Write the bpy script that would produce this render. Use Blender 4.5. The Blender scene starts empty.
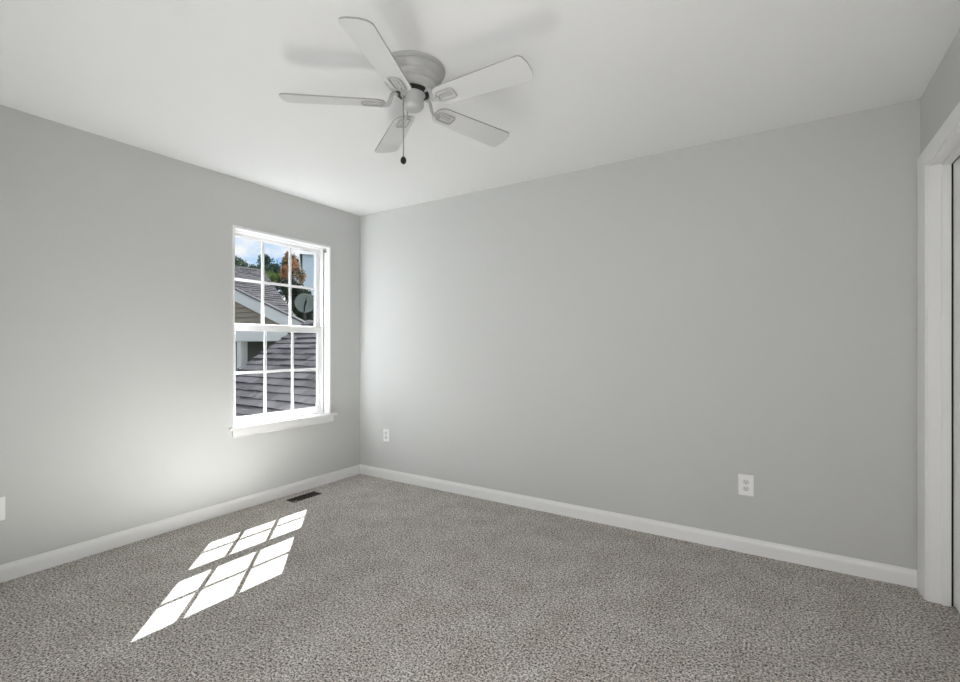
import bpy, bmesh, math, random
from mathutils import Vector, Matrix, noise

scene = bpy.context.scene
COL = scene.collection
PI = math.pi

# ------------------------------------------------------------------ camera
F_PX, YAW, EYE = 471.0, math.radians(32.5), 1.205
cam_data = bpy.data.cameras.new('camera')
cam_data.sensor_width = 36.0
cam_data.lens = 36.0 * F_PX / 960.0
cam_data.shift_y = 5.3 / 960.0
cam_data.clip_start = 0.02
cam = bpy.data.objects.new('camera', cam_data)
cam.location = (0, 0, EYE)
cam.rotation_euler = (PI / 2, 0, YAW)
COL.objects.link(cam)
scene.camera = cam

# ------------------------------------------------------------------ exposure
scene.view_settings.view_transform = 'Standard'
scene.view_settings.look = 'None'
scene.view_settings.exposure = 0.15
scene.view_settings.gamma = 1.0
scene.view_settings.use_curve_mapping = False
scene.cycles.max_bounces = 14
scene.cycles.diffuse_bounces = 9
scene.cycles.transparent_max_bounces = 12
scene.cycles.sample_clamp_indirect = 13.0
scene.cycles.sample_clamp_direct = 1.3
scene.cycles.caustics_reflective = False
scene.cycles.caustics_refractive = False

SUN_STRENGTH = 5.5
BEAM_POWER = 1.05e7
DOORWAY_FILL_POWER = 28.0
SIDE_POWER = 7.5
TRAVEL = Vector((1.0, -0.952, -1.62)).normalized()      # the way sunlight travels

# ------------------------------------------------------------------ sky
world = bpy.data.worlds.new('sky')
scene.world = world
world.use_nodes = True
wn = world.node_tree
wn.nodes.clear()
w_out = wn.nodes.new('ShaderNodeOutputWorld')
w_bg = wn.nodes.new('ShaderNodeBackground')
w_co = wn.nodes.new('ShaderNodeTexCoord')
w_map = wn.nodes.new('ShaderNodeMapping')
w_map.inputs['Scale'].default_value = (1.0, 1.0, 2.2)
w_map.inputs['Location'].default_value = (0.35, 0.1, 0.0)
w_no = wn.nodes.new('ShaderNodeTexNoise')
w_no.inputs['Scale'].default_value = 7.0
w_no.inputs['Detail'].default_value = 7.0
w_no.inputs['Roughness'].default_value = 0.55
w_ra = wn.nodes.new('ShaderNodeValToRGB')
w_ra.color_ramp.elements[0].position = 0.40
w_ra.color_ramp.elements[0].color = (0.42, 0.68, 1.0, 1)
w_ra.color_ramp.elements[1].position = 0.54
w_ra.color_ramp.elements[1].color = (0.97, 0.98, 1.0, 1)
wn.links.new(w_co.outputs['Generated'], w_map.inputs['Vector'])
wn.links.new(w_map.outputs['Vector'], w_no.inputs['Vector'])
wn.links.new(w_no.outputs['Fac'], w_ra.inputs['Fac'])
wn.links.new(w_ra.outputs['Color'], w_bg.inputs['Color'])
w_bg.inputs['Strength'].default_value = 0.9
wn.links.new(w_bg.outputs['Background'], w_out.inputs['Surface'])

# ------------------------------------------------------------------ lights
WIN_C = Vector((-3.44, 2.3685, 1.33))
sd = bpy.data.lights.new('sun', 'SUN')
sd.energy = SUN_STRENGTH
sd.angle = math.radians(0.53)
sd.color = (1.0, 0.97, 0.93)
sun = bpy.data.objects.new('sun', sd)
sun.rotation_euler = TRAVEL.to_track_quat('-Z', 'Y').to_euler()
sun.location = WIN_C - TRAVEL * 40
COL.objects.link(sun)

bd = bpy.data.lights.new('added_sun_spot', 'SPOT')            # added spot along the sun's path, boosts sunlight in the window
bd.energy = BEAM_POWER
bd.spot_size = 2 * math.atan(0.80 / 60.0)
bd.spot_blend = 0.02
bd.shadow_soft_size = 0.04
bd.color = (0.94, 0.975, 1.0)
beam = bpy.data.objects.new('added_sun_spot', bd)
beam.location = WIN_C - TRAVEL * 60
beam.rotation_euler = sun.rotation_euler
COL.objects.link(beam)

hd = bpy.data.lights.new('doorway_fill', 'AREA')
hd.shape = 'RECTANGLE'
hd.size, hd.size_y = 0.78, 1.5
hd.energy = DOORWAY_FILL_POWER
hd.color = (1.0, 0.99, 0.97)
door_fill = bpy.data.objects.new('doorway_fill', hd)
door_fill.location = (0.08, -0.14, 1.05)
door_fill.rotation_euler = (PI / 2 + 0.12, 0, YAW)            # added fill lamp in the doorway, into the bedroom
COL.objects.link(door_fill)

ed = bpy.data.lights.new('front_fill_light', 'AREA')  # added soft fill on the front wall, left of the doorway; no window
ed.shape = 'RECTANGLE'
ed.size, ed.size_y = 1.7, 1.3
ed.energy = SIDE_POWER
ed.color = (0.975, 0.99, 1.0)
side = bpy.data.objects.new('front_fill_light', ed)
side.location = (-1.70, 0.045, 1.15)
side.rotation_euler = (PI / 2, 0, 0)
COL.objects.link(side)


# ------------------------------------------------------------------ helpers
def tag(o, label=None, cat=None, group=None, kind=None):
    if label: o['label'] = label
    if cat: o['category'] = cat
    if group: o['group'] = group
    if kind: o['kind'] = kind
    return o


def obj(name, bm, mat, parent=None, smooth=False, bevel=0.0, seg=2):
    me = bpy.data.meshes.new(name)
    bmesh.ops.recalc_face_normals(bm, faces=bm.faces)
    bm.to_mesh(me)
    bm.free()
    o = bpy.data.objects.new(name, me)
    COL.objects.link(o)
    for m in (mat if isinstance(mat, (list, tuple)) else [mat]):
        me.materials.append(m)
    if parent: o.parent = parent
    if smooth:
        for p in me.polygons: p.use_smooth = True
    if bevel:
        b = o.modifiers.new('bevel', 'BEVEL')
        b.width = bevel; b.segments = seg; b.limit_method = 'ANGLE'
        b.angle_limit = math.radians(40)
    return o


def empty(name, loc=(0, 0, 0), rz=0.0):
    o = bpy.data.objects.new(name, None)
    o.location = loc
    o.rotation_euler = (0, 0, rz)
    o.empty_display_size = 0.1
    COL.objects.link(o)
    return o


def box(bm, x0, x1, y0, y1, z0, z1):
    v = [bm.verts.new(p) for p in ((x0, y0, z0), (x1, y0, z0), (x1, y1, z0), (x0, y1, z0),
                                   (x0, y0, z1), (x1, y0, z1), (x1, y1, z1), (x0, y1, z1))]
    for f in ((0, 3, 2, 1), (4, 5, 6, 7), (0, 1, 5, 4), (1, 2, 6, 5), (2, 3, 7, 6), (3, 0, 4, 7)):
        bm.faces.new([v[i] for i in f])


def boxes(*bs):
    bm = bmesh.new()
    for b in bs: box(bm, *b)
    return bm


def lathe(bm, prof, n=48, c=(0, 0, 0)):
    """prof: list of (r, z); r == 0 closes on the axis."""
    rings = []
    for r, z in prof:
        if r < 1e-6:
            rings.append([bm.verts.new((c[0], c[1], c[2] + z))])
        else:
            rings.append([bm.verts.new((c[0] + r * math.cos(2 * PI * i / n), c[1] + r * math.sin(2 * PI * i / n), c[2] + z))
                          for i in range(n)])
    for a, b in zip(rings, rings[1:]):
        for i in range(n):
            j = (i + 1) % n
            if len(a) == 1 and len(b) == 1: continue
            if len(a) == 1: bm.faces.new((a[0], b[i], b[j]))
            elif len(b) == 1: bm.faces.new((a[i], a[j], b[0]))
            else: bm.faces.new((a[i], a[j], b[j], b[i]))


def tube(bm, pts, rad, n=10, flat=1.0, up=Vector((0, 0, 1)), closed=False):
    """sweep an ellipse (half width rad, half height rad*flat) along pts; up is the flat axis."""
    pts = [Vector(p) for p in pts]
    rads = rad if isinstance(rad, (list, tuple)) else [rad] * len(pts)
    rings = []
    m = len(pts)
    for k, p in enumerate(pts):
        if closed: t = pts[(k + 1) % m] - pts[k - 1]
        else: t = pts[min(k + 1, m - 1)] - pts[max(k - 1, 0)]
        t.normalize()
        u = up
        if abs(t.dot(u)) > 0.95: u = Vector((1, 0, 0))
        s = t.cross(u).normalized()
        w = s.cross(t).normalized()
        rings.append([bm.verts.new(p + s * rads[k] * math.cos(2 * PI * i / n) + w * rads[k] * flat * math.sin(2 * PI * i / n))
                      for i in range(n)])
    pairs = list(zip(rings, rings[1:]))
    if closed: pairs.append((rings[-1], rings[0]))
    for a, b in pairs:
        for i in range(n):
            j = (i + 1) % n
            bm.faces.new((a[i], a[j], b[j], b[i]))
    if not closed:
        bm.faces.new(rings[0][::-1]); bm.faces.new(rings[-1])


def prism(bm, poly, z0, z1):
    a = [bm.verts.new((x, y, z0)) for x, y in poly]
    b = [bm.verts.new((x, y, z1)) for x, y in poly]
    n = len(poly)
    bm.faces.new(a[::-1]); bm.faces.new(b)
    for i in range(n):
        j = (i + 1) % n
        bm.faces.new((a[i], a[j], b[j], b[i]))


def extrude_profile(bm, prof, p0, p1, nrm):
    """prof (depth along nrm, z) swept from p0 to p1."""
    p0, p1, nrm = Vector(p0), Vector(p1), Vector(nrm)
    A = [bm.verts.new(p0 + nrm * d + Vector((0, 0, z))) for d, z in prof]
    B = [bm.verts.new(p1 + nrm * d + Vector((0, 0, z))) for d, z in prof]
    n = len(prof)
    for i in range(n):
        j = (i + 1) % n
        bm.faces.new((A[i], A[j], B[j], B[i]))
    bm.faces.new(A[::-1]); bm.faces.new(B)


# ------------------------------------------------------------------ materials
def new_mat(name, color=(0.8, 0.8, 0.8), rough=0.6, spec=0.5, metal=0.0):
    m = bpy.data.materials.new(name)
    m.use_nodes = True
    b = m.node_tree.nodes['Principled BSDF']
    b.inputs['Base Color'].default_value = (*color, 1)
    b.inputs['Roughness'].default_value = rough
    b.inputs['Specular IOR Level'].default_value = spec
    b.inputs['Metallic'].default_value = metal
    return m


def nd(m, t, **kw):
    n = m.node_tree.nodes.new(t)
    for k, v in kw.items():
        if k in n.inputs: n.inputs[k].default_value = v
        else: setattr(n, k, v)
    return n


def ln(m, a, b): m.node_tree.links.new(a, b)


def bsdf(m): return m.node_tree.nodes['Principled BSDF']


def noise_bump(m, scale, dist, strength=0.3, detail=3.0):
    co = nd(m, 'ShaderNodeTexCoord')
    no = nd(m, 'ShaderNodeTexNoise', Scale=scale, Detail=detail)
    bu = nd(m, 'ShaderNodeBump', Strength=strength, Distance=dist)
    ln(m, co.outputs['Object'], no.inputs['Vector'])
    ln(m, no.outputs['Fac'], bu.inputs['Height'])
    ln(m, bu.outputs['Normal'], bsdf(m).inputs['Normal'])


def noise_color(m, scale, c0, c1, detail=4.0, p0=0.35, p1=0.65, coord='Object', stretch=None):
    co = nd(m, 'ShaderNodeTexCoord')
    no = nd(m, 'ShaderNodeTexNoise', Scale=scale, Detail=detail)
    ra = nd(m, 'ShaderNodeValToRGB')
    ra.color_ramp.elements[0].position = p0; ra.color_ramp.elements[0].color = (*c0, 1)
    ra.color_ramp.elements[1].position = p1; ra.color_ramp.elements[1].color = (*c1, 1)
    if stretch:
        mp = nd(m, 'ShaderNodeMapping', Scale=stretch)
        ln(m, co.outputs[coord], mp.inputs['Vector'])
        ln(m, mp.outputs['Vector'], no.inputs['Vector'])
    else:
        ln(m, co.outputs[coord], no.inputs['Vector'])
    ln(m, no.outputs['Fac'], ra.inputs['Fac'])
    ln(m, ra.outputs['Color'], bsdf(m).inputs['Base Color'])


M_wall = new_mat('grey_wall_paint', (0.52, 0.525, 0.52), 0.75, 0.25)
noise_bump(M_wall, 220, 0.001, 0.12)
M_ceil = new_mat('white_ceiling_paint', (0.80, 0.80, 0.80), 0.9, 0.1)
noise_bump(M_ceil, 160, 0.001, 0.12)
M_trim = new_mat('white_trim_paint', (0.77, 0.77, 0.765), 0.4, 0.4)
M_vinyl = new_mat('white_vinyl', (0.74, 0.74, 0.74), 0.35, 0.4)
M_door = new_mat('white_door_paint', (0.80, 0.80, 0.79), 0.4, 0.4)
M_fan = new_mat('white_fan_enamel', (0.40, 0.40, 0.395), 0.38, 0.5)  # white enamel greyed to paint in the shade on the housing
M_blade = new_mat('white_blade_laminate', (0.59, 0.59, 0.585), 0.45, 0.4)  # white laminate greyed too, shade put into the blade colour
M_edge = new_mat('blade_edge_band', (0.33, 0.33, 0.33), 0.6, 0.3)
M_black = new_mat('plain_black', (0.012, 0.012, 0.012), 0.6, 0.3)
M_nickel = new_mat('brushed_nickel', (0.35, 0.34, 0.33), 0.35, 0.5, 1.0)
M_plate = new_mat('white_outlet_plastic', (0.82, 0.82, 0.81), 0.3, 0.5)
M_face = new_mat('outlet_face_plastic', (0.66, 0.66, 0.65), 0.35, 0.5)
M_vent = new_mat('dark_bronze_metal', (0.02, 0.016, 0.013), 0.55, 0.25)
M_drip = new_mat('dark_drip_edge', (0.05, 0.05, 0.055), 0.5, 0.4)

# carpet: heathered cut pile
M_carpet = new_mat('taupe_carpet', (0.34, 0.31, 0.28), 1.0, 0.0)
_co = nd(M_carpet, 'ShaderNodeTexCoord')
_n1 = nd(M_carpet, 'ShaderNodeTexNoise', Scale=118.0, Detail=3.0, Roughness=0.7, Distortion=0.4)
_n2 = nd(M_carpet, 'ShaderNodeTexNoise', Scale=5.5, Detail=5.0)
_v = nd(M_carpet, 'ShaderNodeTexVoronoi', Scale=130.0)
_r1 = nd(M_carpet, 'ShaderNodeValToRGB')
e = _r1.color_ramp.elements
e[0].position = 0.38; e[0].color = (0.08, 0.073, 0.066, 1)
e[1].position = 0.63; e[1].color = (0.90, 0.865, 0.82, 1)
_r2 = nd(M_carpet, 'ShaderNodeValToRGB')
e = _r2.color_ramp.elements
e[0].position = 0.35; e[0].color = (0.86, 0.84, 0.815, 1)
e[1].position = 0.65; e[1].color = (1.0, 1.0, 1.0, 1)
_mx = nd(M_carpet, 'ShaderNodeMix', data_type='RGBA', blend_type='MULTIPLY')
_mx.inputs[0].default_value = 1.0
for t in (_n1, _n2, _v): ln(M_carpet, _co.outputs['Object'], t.inputs['Vector'])
ln(M_carpet, _n1.outputs['Fac'], _r1.inputs['Fac'])
ln(M_carpet, _n2.outputs['Fac'], _r2.inputs['Fac'])
ln(M_carpet, _r1.outputs['Color'], _mx.inputs[6])
ln(M_carpet, _r2.outputs['Color'], _mx.inputs[7])
ln(M_carpet, _mx.outputs[2], bsdf(M_carpet).inputs['Base Color'])
_bu = nd(M_carpet, 'ShaderNodeBump', Strength=0.7, Distance=0.012)
ln(M_carpet, _n1.outputs['Fac'], _bu.inputs['Height'])
ln(M_carpet, _bu.outputs['Normal'], bsdf(M_carpet).inputs['Normal'])

# clear window glass
M_glass = bpy.data.materials.new('window_glass')
M_glass.use_nodes = True
M_glass.node_tree.nodes.clear()
_o = nd(M_glass, 'ShaderNodeOutputMaterial')
_tr = nd(M_glass, 'ShaderNodeBsdfTransparent', Color=(0.97, 0.98, 0.98, 1))
_gl = nd(M_glass, 'ShaderNodeBsdfGlossy', Roughness=0.0)
_fr = nd(M_glass, 'ShaderNodeFresnel', IOR=1.25)
_ms = nd(M_glass, 'ShaderNodeMixShader')
ln(M_glass, _fr.outputs['Fac'], _ms.inputs['Fac'])
ln(M_glass, _tr.outputs[0], _ms.inputs[1])
ln(M_glass, _gl.outputs[0], _ms.inputs[2])
ln(M_glass, _ms.outputs[0], _o.inputs['Surface'])


def shingle_mat(name, dark, light, course):
    m = new_mat(name, light, 0.95, 0.1)
    co = nd(m, 'ShaderNodeUVMap')
    br = nd(m, 'ShaderNodeTexBrick', Scale=1.0)
    br.offset = 0.37
    br.inputs['Color1'].default_value = (*dark, 1)
    br.inputs['Color2'].default_value = (*light, 1)
    br.inputs['Mortar'].default_value = (*dark, 1)
    br.inputs['Mortar Size'].default_value = 0.003
    br.inputs['Brick Width'].default_value = 0.23
    br.inputs['Row Height'].default_value = course
    no = nd(m, 'ShaderNodeTexNoise', Scale=60.0, Detail=4.0)
    mx = nd(m, 'ShaderNodeMix', data_type='RGBA', blend_type='OVERLAY')
    mx.inputs[0].default_value = 0.55
    ln(m, co.outputs['UV'], br.inputs['Vector'])
    ln(m, co.outputs['UV'], no.inputs['Vector'])
    ln(m, br.outputs['Color'], mx.inputs[6])
    ln(m, no.outputs['Fac'], mx.inputs[7])
    ln(m, mx.outputs[2], bsdf(m).inputs['Base Color'])
    return m


M_shingle = shingle_mat('grey_asphalt_shingle', (0.068, 0.066, 0.072), (0.125, 0.122, 0.132), 0.13)
M_shingle2 = shingle_mat('pale_grey_asphalt_shingle', (0.10, 0.098, 0.104), (0.17, 0.167, 0.177), 0.20)
M_siding = new_mat('tan_siding', (0.30, 0.255, 0.20), 0.7, 0.3)
M_siding_dark = new_mat('brown_grey_siding', (0.16, 0.15, 0.135), 0.7, 0.3)
M_fascia = new_mat('white_fascia_paint', (0.74, 0.73, 0.72), 0.5, 0.3)
M_pale = new_mat('pale_blue_siding', (0.78, 0.85, 0.92), 0.6, 0.3)
M_bark = new_mat('grey_brown_bark', (0.10, 0.075, 0.055), 0.9, 0.1)
M_dish = new_mat('grey_green_paint', (0.20, 0.235, 0.215), 0.55, 0.3)
M_lawn = new_mat('lawn', (0.06, 0.11, 0.03), 1.0, 0.0)
noise_color(M_lawn, 3.0, (0.03, 0.05, 0.02), (0.06, 0.09, 0.04))


def leaf_mat(name, a, b):
    m = new_mat(name, a, 0.6, 0.3)
    noise_color(m, 3.5, a, b, 3.0, 0.4, 0.6)
    return m


M_leaf_dark = leaf_mat('dark_green_leaves', (0.035, 0.075, 0.035), (0.10, 0.17, 0.085))
M_leaf_blue = leaf_mat('blue_green_leaves', (0.03, 0.065, 0.05), (0.075, 0.13, 0.10))
M_leaf_yellow = leaf_mat('yellow_green_leaves', (0.16, 0.24, 0.05), (0.32, 0.40, 0.11))
M_leaf_orange = leaf_mat('orange_autumn_leaves', (0.12, 0.15, 0.05), (0.78, 0.38, 0.20))
M_leaf_shade = leaf_mat('deep_green_leaves', (0.02, 0.035, 0.018), (0.06, 0.085, 0.045))

# ------------------------------------------------------------------ room shell
XL, XR, YB, YF, HC = -3.362, 0.589, 3.158, 0.03, 2.44
TL = 0.155                                             # left (outside) wall
WY0, WY1, WZ0, WZ1 = 1.923, 2.812, 0.592, 2.090        # window opening
DY0, DY1, DZ = 2.235, 3.015, 2.057                     # clear closet-door opening
TR = 0.116


def struct(name, bm, mat, parent=None, **kw):
    o = obj(name, bm, mat, parent, **kw)
    if parent is None: o['kind'] = 'structure'
    return o


bm = bmesh.new()
box(bm, XL - TL, XR + 1.0, -1.4, YB + 0.12, -0.12, 0.0)
struct('floor', bm, M_carpet)
struct('ceiling', boxes((XL - TL, XR + 1.0, -1.4, YB + 0.12, HC, HC + 0.12)), M_ceil)
struct('wall_left', boxes((XL - TL, XL, -0.10, WY0, 0, HC), (XL - TL, XL, WY1, YB, 0, HC),
                          (XL - TL, XL, WY0, WY1, 0, WZ0), (XL - TL, XL, WY0, WY1, WZ1, HC)), M_wall)
struct('wall_outside', boxes((XL - TL - 0.012, XL - TL - 0.002, -1.0, WY0, -1.0, HC), (XL - TL - 0.012, XL - TL - 0.002, WY1, YB, -1.0, HC),
                             (XL - TL - 0.012, XL - TL - 0.002, WY0, WY1, -1.0, WZ0), (XL - TL - 0.012, XL - TL - 0.002, WY0, WY1, WZ1, HC)), M_siding_dark)
struct('wall_back', boxes((XL - TL, XR + 1.0, YB, YB + 0.12, 0, HC)), M_wall)
struct('wall_right', boxes((XR, XR + TR, DY1 + 0.018, YB, 0, HC), (XR, XR + TR, -0.10, DY0 - 0.018, 0, HC),
                           (XR, XR + TR, DY0 - 0.018, DY1 + 0.018, DZ + 0.018, HC)), M_wall)
struct('wall_front', boxes((XL, -0.46, YF - 0.12, YF, 0, HC), (0.46, XR, YF - 0.12, YF, 0, HC),
                           (-0.46, 0.46, YF - 0.12, YF, 2.06, HC)), M_wall)
struct('wall_hall', boxes((-0.95, -0.85, -1.3, YF - 0.12, 0, HC), (0.85, 0.95, -1.3, YF - 0.12, 0, HC),
                          (-0.95, 0.95, -1.4, -1.3, 0, HC)), M_wall)
struct('wall_closet', boxes((XR + 0.9, XR + 1.0, 1.9, YB, 0, HC), (XR + TR, XR + 1.0, 1.8, 1.9, 0, HC)), M_wall)

BASE = [(0, 0), (0.014, 0), (0.014, 0.060), (0.012, 0.068), (0.006, 0.079), (0.0045, 0.087), (0, 0.087)]
bm = bmesh.new(); extrude_profile(bm, BASE, (XL, YF, 0), (XL, YB, 0), (1, 0, 0)); struct('baseboard_left', bm, M_trim)
bm = bmesh.new(); extrude_profile(bm, BASE, (XL + 0.004, YB, 0), (XR, YB, 0), (0, -1, 0)); struct('baseboard_back', bm, M_trim)
bm = bmesh.new(); extrude_profile(bm, BASE, (XR, YF, 0), (XR, DY0 - 0.135, 0), (-1, 0, 0)); struct('baseboard_right', bm, M_trim)
bm = bmesh.new(); extrude_profile(bm, BASE, (XL + 0.015, YF, 0), (-0.53, YF, 0), (0, 1, 0)); struct('baseboard_front', bm, M_trim)

# ------------------------------------------------------------------ window
win = empty('window_1', (XL, (WY0 + WY1) / 2, WZ0))
win['kind'] = 'structure'
WM = Matrix.Translation(-Vector(win.location))


def wpart(name, bm, mat, parent=win, **kw):
    if parent is win: bmesh.ops.transform(bm, matrix=WM, verts=bm.verts)
    o = obj(name, bm, mat, parent, **kw)
    return o


JY0, JY1, JZ1, SZ = 1.940, 2.795, 2.073, 0.612
wpart('jamb_liner', boxes((XL - TL, XL + 0.004, WY0, JY0, SZ, WZ1), (XL - TL, XL + 0.004, JY1, WY1, SZ, WZ1),
                          (XL - TL, XL + 0.004, JY0, JY1, JZ1, WZ1)), M_trim, bevel=0.0015)
XI = XL - 0.095                                        # lower sash glass
XO = XL - 0.127                                        # upper sash glass
wpart('window_frame', boxes((XO - 0.022, XI + 0.03, JY0, JY0 + 0.009, SZ, JZ1), (XO - 0.022, XI + 0.03, JY1 - 0.009, JY1, SZ, JZ1),
                            (XI + 0.018, XI + 0.03, JY0, JY0 + 0.017, SZ, JZ1), (XI + 0.018, XI + 0.03, JY1 - 0.017, JY1, SZ, JZ1),
                            (XO - 0.022, XI + 0.03, JY0 + 0.009, JY1 - 0.009, JZ1 - 0.008, JZ1)), M_vinyl, bevel=0.001)
SY0, SY1 = 1.951, 2.784
GY0, GY1 = 1.994, 2.741
MY = (2.243, 2.492)


def sash(name, xg, z0, z1, g0, g1, zm):
    s = wpart(name, boxes((xg - 0.015, xg + 0.015, SY0, GY0, z0, z1), (xg - 0.015, xg + 0.015, GY1, SY1, z0, z1),
                          (xg - 0.015, xg + 0.015, GY0, GY1, z0, g0), (xg - 0.015, xg + 0.015, GY0, GY1, g1, z1)),
              M_vinyl, bevel=0.002)
    for y in MY:
        b = boxes((xg - 0.005, xg + 0.005, y - 0.011, y + 0.011, g0, g1))
        bmesh.ops.transform(b, matrix=WM, verts=b.verts)
        obj('muntin', b, M_vinyl, s, bevel=0.001)
    b = boxes((xg - 0.0045, xg + 0.0045, GY0, GY1, zm - 0.0105, zm + 0.0105))
    bmesh.ops.transform(b, matrix=WM, verts=b.verts)
    obj('muntin', b, M_vinyl, s, bevel=0.001)
    b = bmesh.new()
    b.faces.new([b.verts.new(p) for p in ((xg - 0.008, GY0, g0), (xg - 0.008, GY1, g0), (xg - 0.008, GY1, g1), (xg - 0.008, GY0, g1))])
    bmesh.ops.transform(b, matrix=WM, verts=b.verts)
    obj('glass_pane', b, M_glass, s)
    return s


sash('lower_sash', XI, SZ, 1.375, 0.671, 1.322, 1.003)
sash('upper_sash', XO, 1.330, 2.065, 1.381, 2.040, 1.715)
b = bmesh.new()
box(b, XL - TL - 0.015, XL - 0.002, WY0 + 0.0, WY1 - 0.0, WZ0, SZ)
box(b, XL - 0.002, XL + 0.037, WY0 - 0.036, WY1 + 0.045, WZ0, SZ)
wpart('window_stool', b, M_trim, bevel=0.003)
b = bmesh.new()
extrude_profile(b, [(0, 0), (0.008, 0), (0.015, 0.012), (0.015, 0.056), (0, 0.056)], (XL, WY0 - 0.004, WZ0 - 0.056), (XL, WY1 + 0.022, WZ0 - 0.056), (1, 0, 0))
wpart('window_apron', b, M_trim)
b = boxes((XL - 0.055, XL - 0.035, JY1 - 0.022, JY1 - 0.001, 2.045, 2.070), (XL - 0.055, XL - 0.030, JY1 - 0.010, JY1 - 0.001, 2.038, 2.046))
wpart('blind_bracket', b, M_nickel, bevel=0.001)

# ------------------------------------------------------------------ closet door on the right
door = empty('door_1', (XR, (DY0 + DY1) / 2, 0))
door['kind'] = 'structure'
DM = Matrix.Translation(-Vector(door.location))


def dpart(name, bm, mat, parent=door, **kw):
    bmesh.ops.transform(bm, matrix=DM, verts=bm.verts)
    return obj(name, bm, mat, parent, **kw)


dpart('door_jamb', boxes((XR - 0.001, XR + TR + 0.001, DY1, DY1 + 0.018, 0, DZ + 0.018), (XR - 0.001, XR + TR + 0.001, DY0 - 0.018, DY0, 0, DZ + 0.018),
                         (XR - 0.001, XR + TR + 0.001, DY0, DY1, DZ, DZ + 0.018)), M_trim, bevel=0.001)
dpart('door_stop', boxes((XR + 0.047, XR + 0.079, DY1 - 0.011, DY1, 0, DZ), (XR + 0.047, XR + 0.079, DY0, DY0 + 0.011, 0, DZ),
                         (XR + 0.047, XR + 0.079, DY0 + 0.011, DY1 - 0.011, DZ - 0.011, DZ)), M_trim, bevel=0.002)


dpart('gap_shade_strip', boxes((XR + 0.079, XR + 0.085, DY1 - 0.010, DY1, 0.004, DZ), (XR + 0.079, XR + 0.085, DY0, DY0 + 0.010, 0.004, DZ),
                            (XR + 0.079, XR + 0.085, DY0 + 0.010, DY1 - 0.010, DZ - 0.010, DZ)), M_black)  # black strip that paints the dark shade in the door gap


def casing(bm, x, out):
    prof = [(0.0, 0.0), (0.0, 0.007), (0.10, 0.010), (0.30, 0.0105), (0.45, 0.013), (0.75, 0.015), (0.92, 0.0155), (1.0, 0.012), (1.0, 0.0)]
    inner = [(DY1 + 0.007, 0), (DY1 + 0.007, DZ + 0.007), (DY0 - 0.007, DZ + 0.007), (DY0 - 0.007, 0)]
    outer = [(DY1 + 0.128, 0), (DY1 + 0.128, DZ + 0.080), (DY0 - 0.128, DZ + 0.080), (DY0 - 0.128, 0)]
    rows = []
    for (ya, za), (yb, zb) in zip(inner, outer):
        rows.append([bm.verts.new((x + out * t, ya + (yb - ya) * u, za + (zb - za) * u)) for u, t in prof])
    n = len(prof)
    for a, c in zip(rows, rows[1:]):
        for i in range(n):
            j = (i + 1) % n
            bm.faces.new((a[i], a[j], c[j], c[i]))
    bm.faces.new(rows[0]); bm.faces.new(rows[-1][::-1])


b = bmesh.new(); casing(b, XR, -1); dpart('door_casing', b, M_trim)
b = bmesh.new()
dx = XR + 0.086
y0, y1 = DY0 + 0.004, DY1 - 0.006
box(b, dx, dx + 0.035, y0, y1, 0.014, DZ - 0.003)
slab = dpart('door_slab', b, M_door, bevel=0.002)
ym = (y0 + y1) / 2
for (za, zb) in ((0.20, 0.78), (0.98, 1.62), (1.74, 1.92)):
    for (ya, yb) in ((y0 + 0.11, ym - 0.05), (ym + 0.05, y1 - 0.11)):
        b = bmesh.new()
        o_ = [(ya, za), (yb, za), (yb, zb), (ya, zb)]
        rings = []
        for ins, xx in ((0, dx), (0.008, dx - 0.004), (0.018, dx - 0.001), (0.045, dx - 0.005)):
            rings.append([b.verts.new((xx, y + (ins if y == ya else -ins), z + (ins if z == za else -ins))) for y, z in o_])
        for r0, r1 in zip(rings, rings[1:]):
            for i in range(4):
                b.faces.new((r0[i], r0[(i + 1) % 4], r1[(i + 1) % 4], r1[i]))
        b.faces.new(rings[-1])
        bmesh.ops.transform(b, matrix=DM, verts=b.verts)
        obj('raised_panel', b, M_door, slab)
b = bmesh.new()
lathe(b, [(0, 0), (0.032, 0), (0.030, 0.006), (0.012, 0.010), (0.011, 0.030), (0.024, 0.040), (0.028, 0.052), (0.022, 0.064), (0, 0.068)], 28)
bmesh.ops.transform(b, matrix=Matrix.Translation((dx, y0 + 0.065, 0.95)) @ Matrix.Rotation(-PI / 2, 4, 'Y'), verts=b.verts)
bmesh.ops.transform(b, matrix=DM, verts=b.verts)
obj('door_knob', b, M_nickel, slab, smooth=True)

# doorway the camera looks in from
b = bmesh.new()
for s in (-1, 1):
    box(b, s * 0.46 - 0.018 * (s > 0), s * 0.46 + 0.018 * (s < 0), YF - 0.12, YF, 0, 2.06)
box(b, -0.442, 0.442, YF - 0.12, YF, 2.042, 2.06)
struct('trim_1', b, M_trim)

# ------------------------------------------------------------------ ceiling fan
FX, FY, ZB = -1.385, 1.616, 2.287
fan = tag(empty('ceiling_fan', (FX, FY, HC)), 'white five-blade ceiling fan, shade put into its greyed colour, mounted flush against the ceiling', 'ceiling fan')
b = bmesh.new()
lathe(b, [(0, 0), (0.143, 0), (0.145, -0.005), (0.143, -0.010), (0.131, -0.012), (0.131, -0.016), (0.137, -0.018), (0.136, -0.024), (0.128, -0.036), (0.127, -0.042), (0.1225, -0.044), (0.1225, -0.050), (0.126, -0.052),
          (0.126, -0.055), (0.120, -0.059), (0.112, -0.066), (0.107, -0.068), (0.107, -0.073), (0.110, -0.075), (0.104, -0.079), (0.092, -0.094), (0.086, -0.098), (0, -0.098)], 64)
obj('motor_housing', b, M_fan, fan, smooth=True)
b = bmesh.new()
lathe(b, [(0, -0.097), (0.072, -0.097), (0.074, -0.103), (0.072, -0.110), (0, -0.110)], 48)
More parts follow.
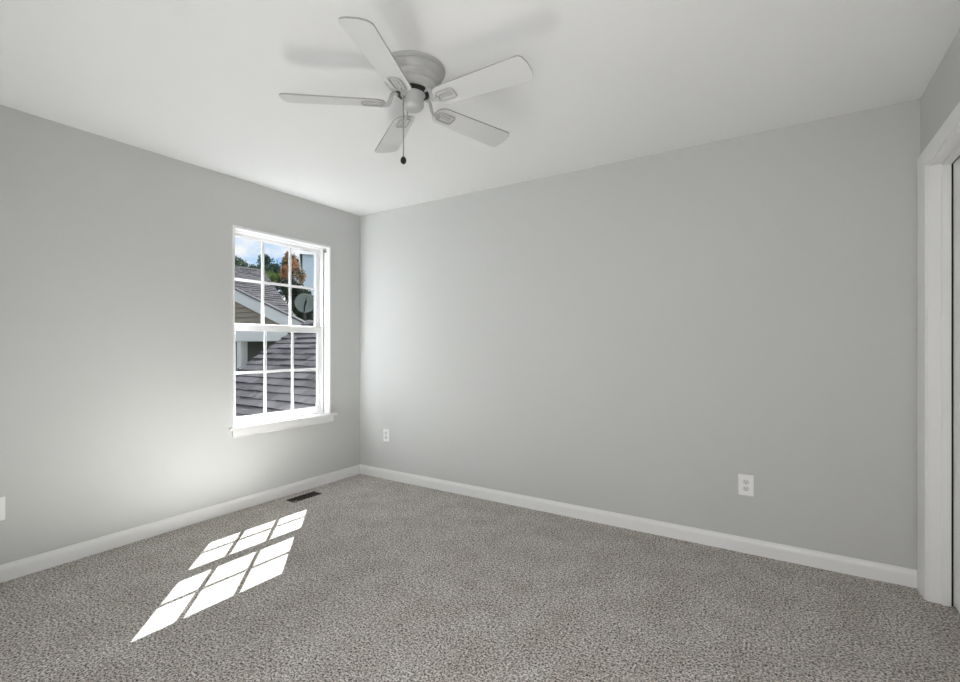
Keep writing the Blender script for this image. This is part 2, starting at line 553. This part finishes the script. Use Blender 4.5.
obj('flywheel', b, M_black, fan, smooth=True)
b = bmesh.new()
lathe(b, [(0, -0.109), (0.055, -0.109), (0.055, -0.113), (0.048, -0.116), (0.048, -0.158), (0.046, -0.166), (0.040, -0.172), (0.015, -0.176), (0.006, -0.177), (0, -0.177)], 48)
obj('switch_housing', b, M_fan, fan, smooth=True)

BW0, BW1, R0, R1 = 0.052, 0.066, 0.122, 0.565


def round_poly():
    pts = []
    def arc(cx, cy, r, a0, a1, n=8):
        for i in range(n + 1):
            a = a0 + (a1 - a0) * i / n
            pts.append((cx + r * math.cos(a), cy + r * math.sin(a)))
    ri, ro = 0.040, 0.030
    arc(R0 + ri, -(BW0 - ri), ri, -PI, -PI / 2)
    arc(R1 - ro, -(BW1 - ro), ro, -PI / 2, -0.12)
    for k in range(1, 6):                              # gently bowed tip
        y = -(BW1 - ro) + 2 * (BW1 - ro) * k / 6
        pts.append((R1 + 0.004 * (1 - (y / BW1) ** 2), y))
    arc(R1 - ro, BW1 - ro, ro, 0.12, PI / 2)
    arc(R0 + ri, BW0 - ri, ri, PI / 2, PI)
    return pts


PITCH = math.radians(-13)
bmb = bmesh.new(); prism(bmb, round_poly(), -0.003, 0.003)
bmb.normal_update()
for f in bmb.faces:
    f.material_index = 1 if abs(f.normal.z) < 0.5 else 0
# blade iron: curved arm from the flywheel and a loop plate under the blade
bmi = bmesh.new()
zi = ZB - HC
tube(bmi, [(0.066, 0, 0.048), (0.080, 0, 0.047), (0.092, 0, 0.040), (0.098, 0, 0.022), (0.103, 0, 0.004), (0.112, 0, -0.007), (0.124, 0, -0.010), (0.145, 0, -0.0085)],
     [0.012, 0.011, 0.0095, 0.009, 0.009, 0.009, 0.010, 0.012], 12, 0.5, up=Vector((0, 1, 0)))
bml = bmesh.new()
loop = []
for i in range(10):
    a = PI / 2 + PI * i / 9
    loop.append((0.155 + 0.024 * math.cos(a), 0.026 * math.sin(a), -0.0075))
for i in range(6):
    a = -PI / 2 + (PI / 2) * i / 5
    loop.append((0.208 + 0.014 * math.cos(a), -0.012 + 0.014 * math.sin(a), -0.0075))
for i in range(6):
    a = (PI / 2) * i / 5
    loop.append((0.208 + 0.014 * math.cos(a), 0.012 + 0.014 * math.sin(a), -0.0075))
tube(bml, loop, 0.0052, 8, 0.75, closed=True)
box(bml, 0.150, 0.210, -0.011, 0.011, -0.0065, -0.0032)
bms = bmesh.new()
for (x, y) in ((0.19, 0.0), (0.226, 0.0), (0.208, 0.0)):
    lathe(bms, [(0, -0.0105), (0.003, -0.0100), (0.0045, -0.0085), (0.0045, -0.006)], 12, (x, y, 0))
protos = None
for k in range(5):
    ang = math.radians(290.2 + 72 * k)
    if protos is None:
        bl = obj('blade', bmb, [M_blade, M_edge], fan)
        ir = obj('blade_iron', bmi, M_fan, fan, smooth=True)
        lo = obj('mounting_loop', bml, M_fan, ir, smooth=False)
        sc = obj('screws', bms, M_nickel, lo, smooth=True)
        protos = (bl, ir, lo)
    else:
        bl, ir, lo = [p.copy() for p in protos]
        for p in (bl, ir, lo): COL.objects.link(p)
        bl.parent = fan; ir.parent = fan; lo.parent = ir
    bl.location = (0, 0, zi); bl.rotation_euler = (PITCH, 0, ang)
    ir.location = (0, 0, zi); ir.rotation_euler = (0, 0, ang)
    lo.rotation_euler = (PITCH, 0, 0)
bpy.data.objects.remove(sc)
# pull chain on the side of the switch housing
cd = Vector((-0.127, -0.992, 0))
b = bmesh.new()
cx, cy = cd.x * 0.056, cd.y * 0.056
tube(b, [(cd.x * 0.045, cd.y * 0.045, -0.140), (cd.x * 0.053, cd.y * 0.053, -0.141), (cx, cy, -0.146), (cx, cy, -0.152)], 0.003, 8)
z = -0.152
while z > -0.405:
    bmesh.ops.create_uvsphere(b, u_segments=8, v_segments=6, radius=0.003, matrix=Matrix.Translation((cx, cy, z)))
    z -= 0.0045
tube(b, [(cx, cy, -0.15), (cx, cy, -0.408)], 0.0019, 6)
chain = obj('pull_chain', b, M_nickel, fan, smooth=True)
b = bmesh.new()
lathe(b, [(0, -0.404), (0.005, -0.405), (0.0105, -0.411), (0.0130, -0.420), (0.0110, -0.430), (0.005, -0.436), (0, -0.437)], 20, (cx, cy, 0))
obj('pull_fob', b, M_black, chain, smooth=True)

# ------------------------------------------------------------------ wall outlets
def outlet(loc, rz, w, h, label):
    """built facing -Y at the origin, back on the wall plane y = 0"""
    t = tag(empty('wall_outlet', loc, rz), label, 'outlet', 'white wall outlets')
    p = obj('cover_plate', boxes((-w / 2, w / 2, -0.0065, 0, -h / 2, h / 2)), M_plate, t, bevel=0.003, seg=3)
    for zc in (0.0195, -0.0195):
        b = bmesh.new()
        poly = []
        for i in range(28):
            a = 2 * PI * i / 28
            poly.append((0.0172 * math.cos(a), max(-0.0140, min(0.0140, 0.0172 * math.sin(a)))))
        prism(b, poly, 0, 0.0025)
        bmesh.ops.transform(b, matrix=Matrix.Translation((0, -0.006, zc)) @ Matrix.Rotation(PI / 2, 4, 'X'), verts=b.verts)
        f = obj('receptacle', b, M_face, t)
        b = boxes((-0.0075, -0.0055, -0.0089, -0.0080, zc - 0.002, zc + 0.007), (0.0055, 0.0075, -0.0089, -0.0080, zc - 0.003, zc + 0.008))
        lathe_b = bmesh.new()
        prism(lathe_b, [(0.0027 * math.cos(2 * PI * i / 12), 0.0027 * math.sin(2 * PI * i / 12)) for i in range(12)], 0.0, 0.0009)
        bmesh.ops.transform(lathe_b, matrix=Matrix.Translation((0, -0.0080, zc - 0.008)) @ Matrix.Rotation(PI / 2, 4, 'X'), verts=lathe_b.verts)
        me = bpy.data.meshes.new('tmp'); lathe_b.to_mesh(me); lathe_b.free(); b.from_mesh(me); bpy.data.meshes.remove(me)
        obj('slots', b, M_black, f)
    b = bmesh.new()
    lathe(b, [(0, 0.002), (0.0025, 0.0018), (0.0033, 0.0008), (0.0033, 0)], 14)
    bmesh.ops.transform(b, matrix=Matrix.Translation((0, -0.0064, 0)) @ Matrix.Rotation(PI / 2, 4, 'X'), verts=b.verts)
    obj('screw', b, M_plate, t, smooth=True)
    return t


outlet((-3.021, YB, 0.396), 0, 0.068, 0.112, 'small white wall outlet just right of the far corner, below window height')
outlet((-0.168, YB, 0.394), 0, 0.080, 0.122, 'white duplex wall outlet low on the right side of the back wall')
outlet((XL, 0.692, 0.374), PI / 2, 0.078, 0.120, 'white outlet on the window wall, cut off by the left edge of the photo')

# ------------------------------------------------------------------ floor register
reg = tag(empty('floor_register', (-3.205, 2.42, 0)), 'dark bronze metal floor register set in carpet below the window', 'floor vent')
RL, RW = 0.128, 0.048
obj('register_frame', boxes((-RW, -RW + 0.014, -RL, RL, 0, 0.006), (RW - 0.014, RW, -RL, RL, 0, 0.006),
                            (-RW + 0.014, RW - 0.014, -RL, -RL + 0.016, 0, 0.006), (-RW + 0.014, RW - 0.014, RL - 0.016, RL, 0, 0.006),
                            (-0.004, 0.004, -RL + 0.016, RL - 0.016, 0.001, 0.0055)), M_vent, reg, bevel=0.0015)
obj('register_well', boxes((-RW + 0.014, RW - 0.014, -RL + 0.016, RL - 0.016, 0.0002, 0.001)), M_black, reg)
bmv = boxes((-RW + 0.015, RW - 0.015, -0.0035, 0.0035, 0.001, 0.005))
lv = None
for k in range(12):
    if lv is None: o = lv = obj('louver', bmv, M_vent, reg)
    else:
        o = lv.copy(); COL.objects.link(o); o.parent = reg
    o.location = (0, -0.099 + 0.018 * k, 0)

# ------------------------------------------------------------------ outside: ground, roofs, houses
def ray(px, py, t):
    f = Vector((-math.sin(YAW), math.cos(YAW), 0)); r = Vector((math.cos(YAW), math.sin(YAW), 0))
    return Vector((0, 0, EYE)) + (f + r * (px - 480) / F_PX + Vector((0, 0, 1)) * (346.3 - py) / F_PX) * t


GZ = -2.9
struct('ground', boxes((-70, XL - TL - 0.05, -30, 60, GZ - 0.2, GZ)), M_lawn)


def shingle_plane(name, origin, along, up, length, rows, expo, mat, parent, right_cut=None, thick=0.026):
    """courses of shingles with real butt edges; right_cut(s) -> end of the course at height s up the slope"""
    along, up = Vector(along).normalized(), Vector(up).normalized()
    n = along.cross(up).normalized()
    if n.z < 0: n = -n
    bm = bmesh.new()
    uv = bm.loops.layers.uv.new('UVMap')
    for r in range(rows):
        s0, s1 = r * expo, (r + 1) * expo + 0.03
        L0 = right_cut(s0) if right_cut else length
        L1 = right_cut(s0 + expo) if right_cut else length
        if max(L0, L1) < 0.02: continue
        rnd = random.Random(r * 7 + 3)
        a = 0.0
        step = 0.23
        a -= rnd.random() * step
        while a < max(L0, L1):
            c0, c1 = max(a, 0.0), a + step
            t = thick * rnd.choice((0.55, 0.6, 1.0, 1.0))
            d0, d1 = min(c1, max(L0, c0 + 0.001)), min(c1, max(L1, c0 + 0.001))
            P = [origin + along * c0 + up * s0 + n * t, origin + along * d0 + up * s0 + n * t,
                 origin + along * d1 + up * s1 + n * 0.002, origin + along * c0 + up * s1 + n * 0.002]
            Q = [origin + along * c0 + up * s0 + n * 0.0, origin + along * d0 + up * s0 + n * 0.0]
            v = [bm.verts.new(p) for p in P + Q]
            if c0 < max(L0, L1):
                for fv, uvs in (((0, 1, 2, 3), ((c0, s0), (d0, s0), (d1, s0 + expo), (c0, s0 + expo))), ((4, 5, 1, 0), ((c0, s0),) * 4)):
                    f = bm.faces.new([v[i] for i in fv])
                    for lp, u in zip(f.loops, uvs): lp[uv].uv = u
            a = c1
    return obj(name, bm, mat, parent)


# lower roof just outside the window: faces -Y, rises to +Y
A_ = 0.65
X0n, X1n = XL - TL - 0.01, -6.14
Yn0, Yn1 = 1.30, 4.72
zr = lambda y: -1.45 + A_ * y
lower = tag(empty('garage_roof', (-4.8, 1.3, GZ)), 'grey shingled roof rising to the right just outside the window', 'roof')
LI = Matrix.Translation(-Vector(lower.location))
o = shingle_plane('shingles', Vector((X1n, Yn0, zr(Yn0))), (1, 0, 0), (0, 1, A_), X0n - X1n, 31, 0.13, M_shingle, lower)
o.data.transform(LI)
b = bmesh.new()
for (xa, xb, ya, yb) in ((X1n, X0n, Yn0, Yn1),):
    v = [b.verts.new(p) for p in ((xa, ya, zr(ya) - 0.01), (xb, ya, zr(ya) - 0.01), (xb, yb, zr(yb) - 0.01), (xa, yb, zr(yb) - 0.01),
                                  (xa, ya, zr(ya) - 0.14), (xb, ya, zr(ya) - 0.14), (xb, yb, zr(yb) - 0.14), (xa, yb, zr(yb) - 0.14))]
    for f in ((0, 1, 2, 3), (7, 6, 5, 4), (0, 4, 5, 1), (1, 5, 6, 2), (2, 6, 7, 3), (3, 7, 4, 0)):
        b.faces.new([v[i] for i in f])
bmesh.ops.transform(b, matrix=LI, verts=b.verts)
obj('roof_deck', b, M_drip, lower)
# back slope and the wall under it
b = bmesh.new()
v = [b.verts.new(p) for p in ((X1n, Yn1, zr(Yn1)), (X0n, Yn1, zr(Yn1)), (X0n, Yn1 + 2.4, zr(Yn1) - 2.4 * A_), (X1n, Yn1 + 2.4, zr(Yn1) - 2.4 * A_))]
b.faces.new(v)
bmesh.ops.transform(b, matrix=LI, verts=b.verts)
obj('back_slope', b, M_shingle, lower)
b = bmesh.new()
prism_pts = [(Yn0 + 0.25, GZ), (Yn1 + 2.2, GZ), (Yn1 + 2.2, zr(Yn1) - 2.2 * A_ - 0.1), (Yn1, zr(Yn1) - 0.16), (Yn0 + 0.25, zr(Yn0 + 0.25) - 0.16)]
a_ = [b.verts.new((X1n + 0.18, y, z)) for y, z in prism_pts]
c_ = [b.verts.new((X0n, y, z)) for y, z in prism_pts]
b.faces.new(a_); b.faces.new(c_[::-1])
for i in range(5):
    j = (i + 1) % 5
    b.faces.new((a_[i], a_[j], c_[j], c_[i]))
bmesh.ops.transform(b, matrix=LI, verts=b.verts)
obj('garage_wall', b, M_siding, lower)

# neighbouring house with a gable over a porch
YG, TP = 5.5, 0.342
zg = lambda x: 1.81 - TP * (x + 7.76)
house = tag(empty('gable_house', (-9.5, YG, GZ)), 'tan gabled neighbour house with white rake board, grey roof and porch post', 'house')
HI = Matrix.Translation(-Vector(house.location))


def hpart(name, bm, mat, **kw):
    bmesh.ops.transform(bm, matrix=HI, verts=bm.verts)
    return obj(name, bm, mat, house, **kw)


XRI, XE = -12.4, -6.75
b = bmesh.new()                                        # clapboards of the gable triangle, lapped
z = 1.50
while z < zg(XRI) - 0.25:
    xe = lambda zz: min(-6.95, (1.81 - zz - 0.10) / TP - 7.76)
    za, zb = z, z + 0.105
    xa, xb = xe(za), xe(zb)
    if xb > XRI:
        v = [b.verts.new(p) for p in ((XRI, YG + 0.02, za), (xa, YG + 0.02, za), (xb, YG + 0.045, zb), (XRI, YG + 0.045, zb), (XRI, YG + 0.05, za), (xa, YG + 0.05, za))]
        b.faces.new(v[:4]); b.faces.new((v[4], v[5], v[1], v[0]))
    z += 0.10
hpart('gable_siding', b, M_siding)
b = bmesh.new()                                        # rake fascia
def slanted(bm, x0, x1, y0, y1, top, h):
    v = []
    for y in (y0, y1):
        for x, dz in ((x0, top), (x1, top), (x1, top - h), (x0, top - h)):
            v.append(bm.verts.new((x, y, zg(x) + dz)))
    for f in ((0, 1, 2, 3), (7, 6, 5, 4), (0, 4, 5, 1), (1, 5, 6, 2), (2, 6, 7, 3), (3, 7, 4, 0)):
        bm.faces.new([v[i] for i in f])
slanted(b, XRI, XE, YG - 0.05, YG + 0.01, 0.0, 0.25)
hpart('rake_board', b, M_fascia)
b = bmesh.new(); slanted(b, XRI, XE, YG - 0.085, YG + 0.01, 0.022, 0.028); hpart('drip_edge', b, M_drip)
# front roof plane, with the hip line running back from the rake
up_len = math.hypot(1, TP)
org = Vector((-7.55, YG - 0.08, zg(-7.55)))
def cut(s):
    dxm = s / up_len                                   # run towards -X
    return max(0.0, min(3.2, dxm * (2.47 / 4.85)))
rows = int((7.55 - 12.4) * -up_len / 0.20)
o = shingle_plane('front_roof', org, (0, 1, 0), (-1, 0, TP), 3.0, rows, 0.20, M_shingle2, house, right_cut=lambda s: cut(s) + 0.08, thick=0.024)
o.data.transform(HI)
b = bmesh.new()                                        # body behind the roof
pts = [(-7.55, YG + 0.06), (-12.4, YG + 0.06), (-12.4, YG + 2.45)]
v0 = [b.verts.new((x, y, zg(x) - 0.03)) for x, y in pts]
v1 = [b.verts.new((x, y, 1.35)) for x, y in pts]
b.faces.new(v0); b.faces.new(v1[::-1])
for i in range(3):
    j = (i + 1) % 3
    b.faces.new((v0[i], v0[j], v1[j], v1[i]))
hpart('attic', b, M_siding)
hpart('porch_beam', boxes((-13.0, -6.95, YG - 0.02, YG + 0.16, 1.305, 1.52)), M_fascia)
hpart('porch_soffit', boxes((-13.0, -6.95, YG + 0.16, YG + 1.5, 1.36, 1.40)), M_fascia)
hpart('porch_post', boxes((-9.46, -9.31, YG, YG + 0.15, GZ, 1.305)), M_fascia, bevel=0.01)
b = bmesh.new()
z = GZ
while z < 1.36:
    v = [b.verts.new(p) for p in ((-13.0, YG + 1.28, z), (-6.95, YG + 1.28, z), (-6.95, YG + 1.30, z + 0.125), (-13.0, YG + 1.30, z + 0.125), (-13.0, YG + 1.31, z), (-6.95, YG + 1.31, z))]
    b.faces.new(v[:4]); b.faces.new((v[4], v[5], v[1], v[0]))
    z += 0.12
hpart('porch_wall', b, M_siding_dark)

# pale two-storey house far behind the autumn tree
ph = tag(empty('pale_house', ray(318, 346.3, 26.0).xy.to_3d() + Vector((0, 0, GZ)), YAW + 0.35), 'pale blue house half hidden behind the orange-leaved tree', 'house')
b = bmesh.new()
w2, dp = 0.80, 6.0
x = -w2
while x < 3.0 - 1e-6:
    box(b, x, x + 0.17, -0.02, 0.0, 0, 9.15)
    x += 0.2
box(b, -w2, 3.0, 0.0, dp, 0, 9.15)
obj('wall', b, M_pale, ph)
b = bmesh.new()
v = [b.verts.new(p) for p in ((-w2 - .15, -0.25, 9.1), (3.2, -0.25, 9.1), (3.2, dp / 2, 9.9), (-w2 - .15, dp / 2, 9.9), (3.2, dp + .2, 9.1), (-w2 - .15, dp + .2, 9.1))]
b.faces.new(v[:4]); b.faces.new((v[3], v[2], v[4], v[5])); b.faces.new((v[0], v[3], v[5])); b.faces.new((v[1], v[4], v[2]))
obj('roof', b, M_fascia, ph)


# ------------------------------------------------------------------ trees
def tree(name, label, px, py, t, rx, rz, n, leaf, mat, seed, group='trees beyond the roofs', cat='tree'):
    rnd = random.Random(seed)
    c = ray(px, py, t)
    root = tag(empty(name, (c.x, c.y, GZ)), label, cat, group)
    H = c.z - GZ
    b = bmesh.new()
    lobes = [(Vector((0, 0, 0)), 0.8)] + [(Vector((rnd.uniform(-.6, .6) * rx, rnd.uniform(-.6, .6) * rx, rnd.uniform(-.6, .65) * rz)), rnd.uniform(.35, .55)) for _ in range(9)]
    for _ in range(n):
        lc, ls = rnd.choice(lobes)
        d = Vector((rnd.gauss(0, 1), rnd.gauss(0, 1), rnd.gauss(0, 1))).normalized()
        r = rnd.random() ** 0.4
        p = lc + Vector((d.x * rx, d.y * rx, d.z * rz)) * ls * r
        p.z += H
        q = Vector((rnd.gauss(0, 1), rnd.gauss(0, 1), rnd.gauss(0, 1))).normalized()
        s = q.orthogonal().normalized() * leaf * rnd.uniform(.6, 1.1)
        w = q.cross(s).normalized() * leaf * 0.55
        v = [b.verts.new(p + k) for k in (-s, w * .9 + q * leaf * .15, s, -w * .9 + q * leaf * .15)]
        b.faces.new((v[0], v[1], v[2])); b.faces.new((v[0], v[2], v[3]))
    obj('foliage', b, mat, root)
    b = bmesh.new()
    tr = max(0.05, rx * 0.10)
    tube(b, [(0, 0, 0), (0.02, 0, H * .5), (0, 0.02, H - rz * .4), (0.03, 0, H + rz * .2)], [tr * 1.4, tr, tr * .7, tr * .25], 10)
    for k in range(6):
        a = k * 1.05 + seed
        z0 = H - rz * (0.55 - 0.1 * k)
        tube(b, [(0, 0, z0), (math.cos(a) * rx * .3, math.sin(a) * rx * .3, z0 + rz * .25), (math.cos(a) * rx * .6, math.sin(a) * rx * .6, z0 + rz * .4)], [tr * .5, tr * .35, tr * .12], 6)
    obj('trunk', b, M_bark, root, smooth=True)
    return root


tree('distant_tree', 'dark green round-topped tree behind the ridge at the left', 247, 278, 34, 1.75, 1.45, 5200, 0.10, M_leaf_dark, 3)
tree('distant_tree', 'blue-green tree against the clouds in the middle of the upper sash', 273, 271, 38, 1.25, 1.35, 5200, 0.10, M_leaf_blue, 8)
tree('distant_tree', 'bright yellow-green bush low in front of the blue-green tree', 276, 281, 30, 0.75, 0.55, 1800, 0.08, M_leaf_yellow, 5)
tree('autumn_tree', 'slender tree with orange autumn leaves in the right of the window', 291, 267, 17, 0.42, 0.72, 3000, 0.05, M_leaf_orange, 12)
tree('evergreen_shrub', 'deep green leafy tree right of the hipped roof, behind the dish', 299, 302, 13.5, 0.60, 0.62, 5200, 0.045, M_leaf_shade, 21)

# round dish on a pole
dc = ray(305, 303, 11.6)
dish = tag(empty('satellite_dish', (dc.x, dc.y, GZ)), 'round grey-green dish with a dark arm, in front of the deep green foliage', 'dish')
b = bmesh.new()
prof = []
for i in range(10):
    r = 0.235 * i / 9
    prof.append((r, 0.06 * (r / 0.235) ** 2))
prof += [(0.238, 0.062), (0.235, 0.066)] + [(0.235 * i / 9, 0.006 + 0.06 * (i / 9) ** 2) for i in range(8, -1, -1)]
lathe(b, prof, 40)
face = (Vector((0, 0, EYE)) - dc).normalized()
Q = face.to_track_quat('Z', 'Y').to_matrix().to_4x4()
bmesh.ops.transform(b, matrix=Matrix.Translation((0, 0, dc.z - GZ)) @ Q, verts=b.verts)
obj('reflector', b, M_dish, dish, smooth=True)
b = bmesh.new()
pts = [Q @ Vector(p) + Vector((0, 0, dc.z - GZ)) for p in ((-0.02, -0.21, 0.05), (-0.01, -0.08, 0.16), (0.02, 0.03, 0.20), (0.035, 0.15, 0.21))]
tube(b, pts, [0.014, 0.016, 0.022, 0.012], 8)
obj('feed_arm', b, M_black, dish, smooth=True)
b = bmesh.new()
back = Q @ Vector((0, 0, -0.03))
tube(b, [(back.x, back.y, 0), (back.x, back.y, dc.z - GZ)], 0.025, 10)
obj('mast', b, M_drip, dish, smooth=True)
